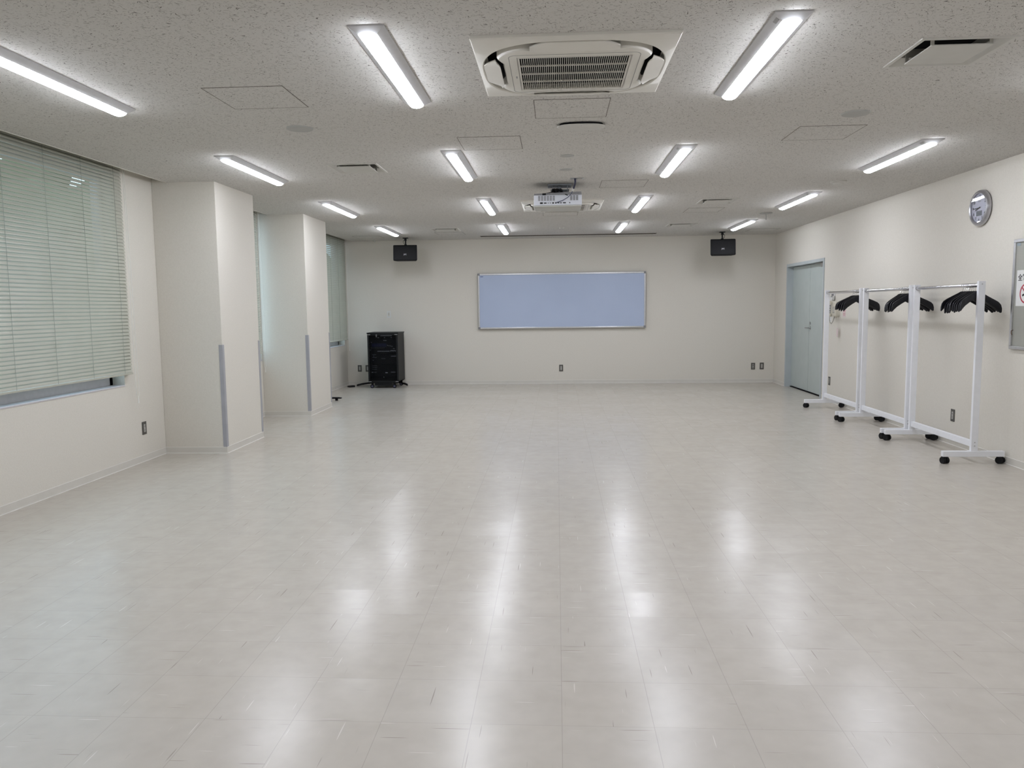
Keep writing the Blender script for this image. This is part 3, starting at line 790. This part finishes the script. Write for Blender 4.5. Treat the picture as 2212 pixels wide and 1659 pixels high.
door = dd.build('door', CABINET, rk)
MB().box(L(RX0 + 0.026, RY0 + 0.006, RZ0 + 0.028), L(RX1 - 0.026, RY0 + 0.011, RZ1 - 0.028)).build('glass', SMOKED, door)
hg = MB()
for x in (RX0 + 0.004, RX1 - 0.054):
    for z in (RZ0 + 0.006, RZ1 - 0.022): hg.box(L(x, RY0 - 0.003, z), L(x + 0.05, RY0 + 0.001, z + 0.011), 0.001)
hg.build('hinge', STEEL, door)
MB().cyl(L(-3.13, RY0 + 0.004, 0.93), L(-3.13, RY0 - 0.006, 0.93), 0.014, n=20).box(L(-3.139, RY0 - 0.008, 0.895), L(-3.121, RY0 - 0.001, 0.93), 0.003).build('latch', mat('grey_latch', (0.12, 0.12, 0.12), 0.4), door)
MB().box(L(RX0 + 0.02, RY0 + 0.06, RZ0 + 0.015), L(RX1 - 0.02, RY0 + 0.064, RZ1)).build('back_plate', BLACKVOID, rk)
for cx, cy in ((RX0 + 0.055, RY0 + 0.05), (RX1 - 0.085, RY0 + 0.05), (RX0 + 0.055, RY1 - 0.06), (RX1 - 0.055, RY1 - 0.06)):
    k = MB().box(L(cx - 0.02, cy - 0.02, 0.085), L(cx + 0.02, cy + 0.02, 0.106)).box(L(cx - 0.018, cy - 0.004, 0.045), L(cx + 0.018, cy + 0.02, 0.09), 0.003).build('caster', BLACKR, rk)
    MB().cyl(L(cx, cy - 0.018, 0.033), L(cx, cy + 0.018, 0.033), 0.033, n=28).build('wheel', BLACKR, k, True)
    MB().cyl(L(cx, cy - 0.020, 0.033), L(cx, cy - 0.0175, 0.033), 0.019, n=24).build('wheel_disc', WHEELG, k, True)
def unit(name, z0, z1, label, cat, deco):
    t = thing(name, (ox, RY0 + 0.03, z0), label, cat, 'audio units in the equipment rack')
    MB().box((-0.235, 0.0, 0.0), (0.235, 0.02, z1 - z0), 0.002).build('front_panel', CABINET, t)
    q = MB(); deco(q); q.build('buttons', LEDW, t)
    return t
def sp(q, x, z, w_, h_): q.box((x - w_ / 2, -0.003, z - h_ / 2), (x + w_ / 2, 0.001, z + h_ / 2))
def deco_top(q):
    sp(q, 0.06, 0.055, 0.20, 0.016); sp(q, -0.08, 0.02, 0.022, 0.006); sp(q, 0.03, 0.02, 0.02, 0.006); sp(q, 0.15, 0.02, 0.02, 0.006)
def deco_mixer(q):
    for k in range(3): sp(q, 0.015 + 0.02 * k, 0.235, 0.010, 0.010)
    sp(q, -0.205, 0.205, 0.016, 0.005)
    for k in range(14): sp(q, -0.21 + 0.018 * k, 0.105, 0.003, 0.008)
    for k in range(4): q.lathe((0.08 + 0.026 * k, 0.001, 0.15 - 0.006 * k), [(0.006, 0), (0.006, -0.004), (0, -0.004)], 'y', 12)
    sp(q, 0.19, 0.092, 0.03, 0.005); sp(q, -0.225, 0.070, 0.015, 0.005)
    for k in range(14): sp(q, -0.095 + 0.0155 * k, 0.047, 0.009, 0.011)
    for k in range(5): sp(q, 0.135 + 0.02 * k, 0.052 + (0.005 if k % 2 else 0), 0.013, 0.014)
def deco_amp(q):
    sp(q, -0.16, 0.17, 0.07, 0.003); sp(q, -0.17, 0.145, 0.02, 0.004); sp(q, -0.155, 0.12, 0.075, 0.003); sp(q, 0.18, 0.14, 0.09, 0.006)
    sp(q, -0.18, 0.07, 0.02, 0.004); sp(q, 0.0, 0.10, 0.07, 0.003)
def deco_low(q):
    sp(q, -0.20, 0.14, 0.03, 0.008); sp(q, -0.15, 0.14, 0.05, 0.003); sp(q, 0.165, 0.14, 0.08, 0.006); sp(q, 0.05, 0.132, 0.04, 0.014); sp(q, 0.0, 0.055, 0.012, 0.012)
    for k in range(3): sp(q, -0.16, 0.255 - 0.03 * k, 0.09, 0.002)
unit('wireless_receiver', 0.865, 0.925, 'grey-striped receiver panel at the very top inside the equipment rack', 'receiver', deco_top)
mx = unit('audio_mixer', 0.60, 0.86, 'black mixer panel with a row of white keys inside the equipment rack', 'mixer', deco_mixer)
MB().box((-0.20, -0.002, 0.125), (0.06, 0.001, 0.185)).build('display', NAVY, mx)
unit('power_amplifier', 0.42, 0.595, 'dark amplifier panel in the middle of the equipment rack', 'amplifier', deco_amp)
unit('disc_player', 0.14, 0.415, 'dark player panel at the bottom of the equipment rack with small grey marks', 'player', deco_low)

# black splayed base standing behind the rack; black feet of stands by the window wall
bs = thing('floor_stand', (-3.03, 13.915, 0), 'black stand behind the equipment rack, its splayed legs showing on both sides', 'stand')
MB().cyl((0, 0, 0.03), (0, 0, 0.9), 0.014, n=14).build('pole', BLACKP, bs, True)
for sx, tx in ((-1, -0.575), (1, 0.345)):
    o = MB().loft([[(0, -0.02, 0.075), (0, 0.02, 0.075), (0, 0.02, 0.10), (0, -0.02, 0.10)],
              [(tx * 0.85, -0.19, 0.02), (tx * 0.85, -0.15, 0.02), (tx * 0.85, -0.15, 0.05), (tx * 0.85, -0.19, 0.05)],
              [(tx, -0.22, 0.001), (tx, -0.17, 0.001), (tx, -0.17, 0.032), (tx, -0.22, 0.032)]]).build('leg', BLACKP, bs)
fs = thing('folding_stand', (-3.62, 11.55, 0), 'black stand foot poking out from behind the second pillar', 'stand')
MB().loft([[(-0.15, -0.03, 0.025), (-0.15, 0.03, 0.025), (-0.15, 0.03, 0.055), (-0.15, -0.03, 0.055)],
           [(0.30, -0.03, 0.03), (0.30, 0.03, 0.03), (0.30, 0.03, 0.05), (0.30, -0.03, 0.05)],
           [(0.335, -0.025, 0.03), (0.335, 0.025, 0.03), (0.335, 0.025, 0.045), (0.335, -0.025, 0.045)]]).build('foot', BLACKP, fs)
MB().cyl((0.26, 0, 0.0), (0.26, 0, 0.032), 0.022, n=18).cyl((-0.1, 0, 0.0), (-0.1, 0, 0.032), 0.022, n=18).build('pad', BLACKR, fs)
MB().box((-0.02, -0.02, 0.05), (0.02, 0.02, 0.68), 0.003).build('upright', BLACKP, fs)
MB().box((-0.12, -0.03, 0.68), (0.08, 0.03, 0.70), 0.003).build('crossbar', BLACKP, fs)
tag(MB().loft([[(-3.74, 13.55, 0.0), (-3.68, 13.49, 0.0), (-3.60, 13.56, 0.0), (-3.66, 13.62, 0.0)],
               [(-3.735, 13.55, 0.022), (-3.68, 13.495, 0.022), (-3.605, 13.56, 0.028), (-3.66, 13.615, 0.028)]]).build('floor_pad', BLACKR),
    'small flat black pad on the floor in the corner between windows and back wall', 'pad')

# ------------------------------------------------------------------ clothes racks
RXC = 3.575
def make_rack(label):
    t = thing('clothes_rack', (RXC, 0, 0), label, 'clothes rack', 'white clothes racks in a row')
    Ln = 1.20; X = 0.0
    for ye in (0.0, Ln):
        s = 1 if ye == 0 else -1
        a, b = sorted((ye, ye + s * 0.030))
        p = MB().box((-0.028, a, 0.108), (0.028, b, 1.560), 0.002).build('post', RACKW, t)
        sc2 = MB()
        yf = a if ye == 0 else b
        for z in (1.535, 0.185, 0.155):
            sc2.cyl((0.0, yf - 0.0015 * s, z), (0.0, yf + 0.004 * s, z), 0.006, n=12)
        sc2.build('screw', STEEL, p, True)
        ftt = MB().box((-0.262, a - 0.006, 0.062), (0.250, b + 0.006, 0.109), 0.002).build('foot', RACKW, t)
        for k, xx in enumerate((-0.238, 0.226)):
            cs = MB().cyl((xx, (a + b) / 2, 0.045), (xx, (a + b) / 2, 0.064), 0.008, n=10)
            ro = Matrix.Translation((xx, (a + b) / 2, 0.0)) @ Matrix.Rotation(0.25 + 0.3 * k + 0.2 * ye, 4, 'Z')
            cs.box((-0.013, -0.012, 0.028), (0.013, 0.028, 0.058), 0.004, mtx=ro)
            cs_o = cs.build('caster', BLACKR, ftt)
            wv = MB()
            for dx in (-0.016, 0.016):
                wv.cyl(ro @ Vector((dx - 0.011, 0.0, 0.029)), ro @ Vector((dx + 0.011, 0.0, 0.029)), 0.029, n=24)
            wv.build('wheel', BLACKR, cs_o, True)
    MB().box((-0.014, 0.03, 0.142), (0.014, Ln - 0.03, 0.196), 0.002).build('lower_rail', RACKW, t)
    MB().cyl((0, 0.03, 1.526), (0, Ln - 0.03, 1.526), 0.0165, n=24).build('hanging_rail', CHROME, t, True)
    cpz = MB()
    for ye, s in ((0.03, 1), (Ln - 0.03, -1)): cpz.cyl((0, ye, 1.526), (0, ye + s * 0.008, 1.526), 0.02, n=20)
    cpz.build('rail_cup', STEEL, t, True)
    return t
r3 = make_rack('white wheeled clothes rack nearest the notice board'); r3.location = (RXC, 6.765, 0)
copy_thing(r3, (RXC - 0.003, 8.028, 0), 'white wheeled clothes rack in the middle of the row of three')
copy_thing(r3, (RXC + 0.0, 9.322, 0), 'white wheeled clothes rack nearest the door').rotation_euler = (0, 0, 0)

def make_hanger():
    t = thing('coat_hanger', (0, 0, 0), '', 'hanger')
    b = MB(); Ls = []
    prof = [(-0.225, 1.302, 1.345, 0.013), (-0.218, 1.300, 1.368, 0.016), (-0.200, 1.316, 1.388, 0.017), (-0.16, 1.345, 1.410, 0.016), (-0.10, 1.378, 1.437, 0.014),
            (-0.045, 1.405, 1.462, 0.014), (-0.02, 1.420, 1.476, 0.013), (0.0, 1.425, 1.480, 0.013)]
    for x, z0, z1, th in prof + [(-x, z0, z1, th) for x, z0, z1, th in prof[-2::-1]]:
        yb = -0.038 * (abs(x) / 0.225) ** 2      # shoulders curve forward
        h = (z1 - z0)
        Ls.append([(x, yb - th / 2, z0 + h * 0.15 - 1.526), (x, yb - th * 0.25, z0 - 1.526), (x, yb + th * 0.25, z0 - 1.526), (x, yb + th / 2, z0 + h * 0.15 - 1.526),
                   (x, yb + th / 2, z1 - h * 0.2 - 1.526), (x, yb + th * 0.2, z1 - 1.526), (x, yb - th * 0.2, z1 - 1.526), (x, yb - th / 2, z1 - h * 0.2 - 1.526)])
    b.loft(Ls).build('shoulders', HANGM, t, True)
    pts = [(0, 0, -0.048), (0, 0, -0.036)]
    for k in range(13):
        a = radians(-75 + 22.0 * k); pts.append((0.0188 * cos(a), 0, 0.0188 * sin(a) + 0.0005))
    MB().tube(pts, 0.0018, 6).build('hook', CHROME, t, True)
    return t
ORD = 'first second third fourth fifth sixth seventh eighth ninth tenth'.split()
hg0 = make_hanger(); used = False
random.seed(11)
for (y0, y1, n, dist, near, far, mid, grp) in (
    (6.815, 7.075, 10, (0.36, 0.20), 'black hanger closest to the end post of the rack by the notice board', 'black hanger farthest out along the rail on the rack by the notice board',
     'clothes rack by the notice board', 'hangers on the rack by the notice board'),
    (8.078, 8.325, 10, (0.17, 0.32), 'black hanger closest to the end post of the middle rack', 'black hanger farthest out along the rail on the middle rack',
     'middle clothes rack', 'hangers on the middle rack'),
    (9.372, 9.62, 9, (0.18, 0.13), 'black hanger closest to the end post of the rack by the door', 'black hanger farthest out along the rail on the rack by the door',
     'clothes rack by the door', 'hangers on the rack by the door')):
    for k in range(n):
        y = y0 + (y1 - y0) * k / (n - 1) + random.uniform(-0.0015, 0.0015)
        lab = near if k == 0 else far if k == n - 1 else '%s black hanger from the end post of the %s' % (ORD[k], mid)
        rz = dist[0] + (dist[1] - dist[0]) * k / (n - 1) + random.uniform(-0.03, 0.03)
        if not used: o = hg0; used = True
        else: o = copy_thing(hg0, (0, 0, 0), lab)
        o['label'] = lab; o['group'] = grp; o.location = (RXC, y, 1.526 + 0.0); o.rotation_euler = (0, radians(random.uniform(-3.2, 3.2)), rz)

# ------------------------------------------------------------------ clock on the right wall (local +Y left/right along wall; built facing -X)
ck = thing('wall_clock', (XR, 7.337, 2.230), 'round silver wall clock with a dark date display, high above the clothes racks', 'clock')
R_ = 0.160
MB().lathe((0, 0, 0), [(0.150, 0.0), (R_, -0.012), (R_, -0.030), (0.152, -0.044), (0.138, -0.050), (0.130, -0.044), (0.128, -0.030), (0.0, -0.028)], 'x', 72).build('case', SILVER, ck, True)
MB().lathe((0, 0, 0), [(0.1275, -0.0275), (0.1275, -0.0305), (0.0, -0.0305)], 'x', 64).build('dial', DIAL, ck)
def cm(y, z, x=-0.0315): return Matrix.Translation((x, y, z)) @ Matrix.Rotation(-pi / 2, 4, 'Z') @ Matrix.Rotation(pi / 2, 4, 'X')
for hnum in range(1, 13):
    a = radians(30 * hnum); r = 0.104
    if hnum in (5, 6, 7): r = 0.106
    text(str(hnum), 0.034, 'numeral', INK, ck, cm(-r * sin(a), r * cos(a)), 0.0004, 0.0006)
text('SEIKO', 0.017, 'maker_name', INKGREY, ck, cm(0, 0.058), 0.0003, 0.0004)
MB().box((-0.0335, -0.045, -0.070), (-0.031, 0.045, -0.026), 0.001).build('date_display', LCD, ck)
def hand(name, ang, ln, w_, x):
    a = radians(ang); d = Vector((0, -sin(a), cos(a))); n_ = Vector((0, cos(a), sin(a)))
    P = [d * -0.02 + n_ * w_, d * -0.02 - n_ * w_, d * ln - n_ * w_ * 0.6, d * ln + n_ * w_ * 0.6]
    MB().loft([[tuple(p_ + Vector((x, 0, 0))) for p_ in P], [tuple(p_ + Vector((x - 0.001, 0, 0))) for p_ in P]]).build(name, INK, ck)
hand('hour_hand', 253, 0.062, 0.0048, -0.035); hand('minute_hand', 269, 0.098, 0.003, -0.037)
MB().lathe((0, 0, 0), [(0.1305, -0.0445), (0.06, -0.0452), (0.0, -0.0455)], 'x', 64).build('glass', CLOCKGLASS, ck, True)

# ------------------------------------------------------------------ notice board with poster
nb_ = thing('notice_board', (XR, 6.19, 0.987), 'grey punched notice board with aluminium frame at the picture edge, beside the clothes racks', 'notice board')
Wn, Hn = 0.60, 0.913
MB().box((-0.012, -Wn + 0.01, 0.01), (-0.002, Wn - 0.01, Hn - 0.01)).build('surface', PEG, nb_)
f = MB()
f.box((-0.0235, Wn - 0.026, 0.0262), (0, Wn - 0.0005, Hn - 0.0262), 0.003); f.box((-0.0235, -Wn + 0.0005, 0.0262), (0, -Wn + 0.026, Hn - 0.0262), 0.003); f.box((-0.024, -Wn, 0), (0, Wn, 0.026), 0.003); f.box((-0.024, -Wn, Hn - 0.026), (0, Wn, Hn), 0.003)
f.build('frame', ALU, nb_)
MB().box((-0.014, Wn - 0.085, Hn - 0.055), (-0.011, Wn - 0.034, Hn - 0.032)).build('maker_plate', mat('blue_grey_label', (0.30, 0.36, 0.40), 0.5), nb_)
ps = thing('poster', (XR - 0.0135, 6.60, 1.495), 'white no-smoking poster with a red ring pinned to the notice board', 'poster')
MB().box((-0.0012, -0.135, -0.148), (0.0, 0.135, 0.148)).build('sheet', PAPER, ps)
text('全館禁煙', 0.058, 'heading', INK, ps, cm(0, 0.083, -0.0018), 0.0003, 0.0012)
rg = MB(); 
def ringpts(r, x, n=48): return [(x, r * cos(2 * pi * k / n), r * sin(2 * pi * k / n) - 0.045) for k in range(n)]
rg.loft([ringpts(0.082, -0.0013), ringpts(0.082, -0.0022), ringpts(0.070, -0.0022), ringpts(0.070, -0.0013)], caps=False)
mS = Matrix.Translation((-0.0026, 0, -0.045)) @ Matrix.Rotation(radians(45), 4, 'X')
rg.box((-0.0002, -0.074, -0.0055), (0.0004, 0.074, 0.0055), mtx=mS)
rg.build('prohibition_ring', INKRED, ps)
cg = MB(); mC = Matrix.Translation((-0.0017, 0, -0.045)) @ Matrix.Rotation(radians(-20), 4, 'X')
cg.box((-0.0003, -0.05, -0.008), (0.0003, 0.05, 0.008), mtx=mC); cg.build('cigarette', INK, ps)
hk = tag(MB().tube([(XR - 0.012, 6.755, 1.145), (XR - 0.03, 6.75, 1.14), (XR - 0.034, 6.742, 1.12), (XR - 0.03, 6.735, 1.105)], 0.003, 6).build('board_hook', mat('brown_hook', (0.12, 0.06, 0.03), 0.5)),
    'small brown hook low on the notice board', 'hook')

# ------------------------------------------------------------------ small things on the wall behind the far rack
ctl = thing('wall_control', (XR, 11.16, 1.302), 'dark switch panel on the wall just past the door, behind the far rack', 'control panel', rz=-pi / 2)
MB().box((-0.045, -0.010, -0.060), (0.045, 0, 0.060), 0.002).build('panel', mat('control_dark', (0.07, 0.08, 0.09), 0.4), ctl)
q = MB()
for z in (-0.035, 0.0, 0.035): q.box((-0.020, -0.014, z - 0.012), (0.020, -0.009, z + 0.012), 0.002)
q.build('rocker_switch', OUTIN, ctl)
nt_ = thing('notice_label', (XR, 11.16, 1.180), 'small white instruction label under the dark switch panel', 'label', rz=-pi / 2)
MB().box((-0.04, -0.0015, -0.055), (0.04, 0, 0.055)).build('sheet', PAPER, nt_)
q = MB()
for z in (0.035, 0.02, 0.005, -0.01, -0.03): q.box((-0.030, -0.002, z - 0.0025), (0.028, -0.0014, z + 0.0025))
q.build('printed_lines', INKGREY, nt_)
hl = thing('remote_holder', (XR, 11.05, 1.475), 'white plastic remote holder on the wall above the phone', 'holder', rz=-pi / 2)
MB().box((-0.055, -0.012, -0.045), (0.055, 0.0, 0.045), 0.003).box((-0.055, -0.035, -0.045), (-0.045, -0.0, 0.015), 0.002).box((0.045, -0.035, -0.045), (0.055, 0, 0.015), 0.002).box((-0.055, -0.035, -0.045), (0.055, -0.028, -0.005), 0.002).build('bracket', WHITEP, hl)
MB().box((-0.022, -0.028, -0.02), (0.022, -0.012, 0.055), 0.003).build('remote', mat('remote_grey', (0.22, 0.22, 0.22), 0.4), hl)
ph = thing('wall_phone', (XR, 10.90, 1.31), 'cream wall telephone with its handset, behind the far clothes rack', 'telephone', rz=-pi / 2)
MB().loft([rsq(0.095, 0.02, 0.0, 5, hy=0.105), rsq(0.093, 0.02, 0.05, 5, hy=0.103), rsq(0.080, 0.02, 0.062, 5, hy=0.092)]).build('body', CREAMP, ph)
for o in ph.children: o.rotation_euler = (pi / 2, 0, 0)
hs_ = MB(); pts = [(-0.062, -0.075, -0.100), (-0.062, -0.100, -0.07), (-0.062, -0.108, 0.0), (-0.062, -0.100, 0.07), (-0.062, -0.075, 0.100)]
hs_.tube(pts, 0.019, 10); hs_.box((-0.088, -0.098, 0.06), (-0.036, -0.062, 0.108), 0.01).box((-0.088, -0.098, -0.108), (-0.036, -0.062, -0.06), 0.01)
hs_.build('handset', CREAMP, ph, True)
q = MB()
for a in range(3):
    for b_ in range(4): q.box((0.0 + a * 0.024, -0.066, -0.055 + b_ * 0.024), (0.015 + a * 0.024, -0.060, -0.041 + b_ * 0.024), 0.001)
q.build('keypad', OUTIN, ph)
MB().tube([(-0.062, -0.085, -0.105), (-0.066, -0.08, -0.15), (-0.064, -0.07, -0.19), (-0.05, -0.06, -0.205), (-0.03, -0.045, -0.17), (-0.02, -0.03, -0.10)], 0.0055, 8).build('handset_cord', mat('grey_cord', (0.35, 0.34, 0.30), 0.6), ph, True)
tg = thing('hanging_tag', (XR - 0.03, 10.80, 0.99), 'small pale pink tag hanging on a string under the phone', 'tag', rz=-pi / 2)
MB().tube([(0, 0, 0.06), (0.002, 0.0, 0.14), (0.0, -0.005, 0.225)], 0.0018, 6).build('string', CORD, tg)
MB().box((-0.028, -0.001, -0.06), (0.028, 0.001, 0.06)).build('card', PINKP, tg)
pk = thing('wall_notice', (XR, 10.64, 1.257), 'small pinkish notice on the wall beside the phone', 'notice', rz=-pi / 2)
MB().box((-0.055, -0.0015, -0.055), (0.055, 0, 0.055)).build('sheet', PINKP, pk)
q = MB()
for z in (0.035, 0.02, -0.005, -0.025): q.box((-0.04, -0.002, z - 0.0025), (0.035, -0.0014, z + 0.0025))
q.build('printed_lines', INKRED, pk)

# ------------------------------------------------------------------ outdoors, seen in slivers between the slats
struct(MB().box((-60, -30, -3.6), (XL - 0.25, 45, -3.5)).build('ground', grain('outdoor_paving', (0.30, 0.31, 0.30), (0.36, 0.37, 0.35), 0.9, 0.6)))

def tree(x, y, h, r, label, seed):
    random.seed(seed)
    t = thing('tree', (x, y, -3.5), label, 'tree', 'trees outside the windows')
    MB().tube([(0, 0, 0), (0.1, 0.05, h * 0.3), (0, 0.1, h * 0.6)], 0.16, 10).build('trunk', BARK, t, True)
    b = MB()
    for k in range(26):
        a = random.uniform(0, 2 * pi); z = h * random.uniform(0.35, 0.95); rr = r * (1 - abs(z / h - 0.6) * 1.2) * random.uniform(0.2, 0.8)
        bmesh.ops.create_icosphere(b.bm, subdivisions=2, radius=random.uniform(0.7, 1.25), matrix=Matrix.Translation((rr * cos(a), rr * sin(a), z)))
    for v in b.bm.verts: v.co += Vector((random.uniform(-1, 1), random.uniform(-1, 1), random.uniform(-1, 1))) * 0.13
    b.build('crown', LEAF, t)
BARK = grain('bark', (0.09, 0.07, 0.05), (0.14, 0.11, 0.08), 0.9, 12)
LEAF = grain('tree_leaves', (0.055, 0.085, 0.03), (0.10, 0.14, 0.055), 0.8, 5)
tree(-12.5, 21.5, 8.2, 3.4, 'dark green tree outside, glimpsed through the slats of the wide blind', 5)
tree(-11.5, 17.2, 7.4, 2.6, 'dark green tree outside, lower one glimpsed through the wide blind', 9)
tree(-16.5, 24.5, 10.5, 4.2, 'tall dark green tree standing behind the other trees outside', 10)
tree(-13.5, 27.5, 8.8, 3.6, 'dark green tree outside, glimpsed past the blind between the pillars', 6)
tree(-12.5, 34.0, 8.4, 3.4, 'dark green tree outside beyond the far blind', 8)
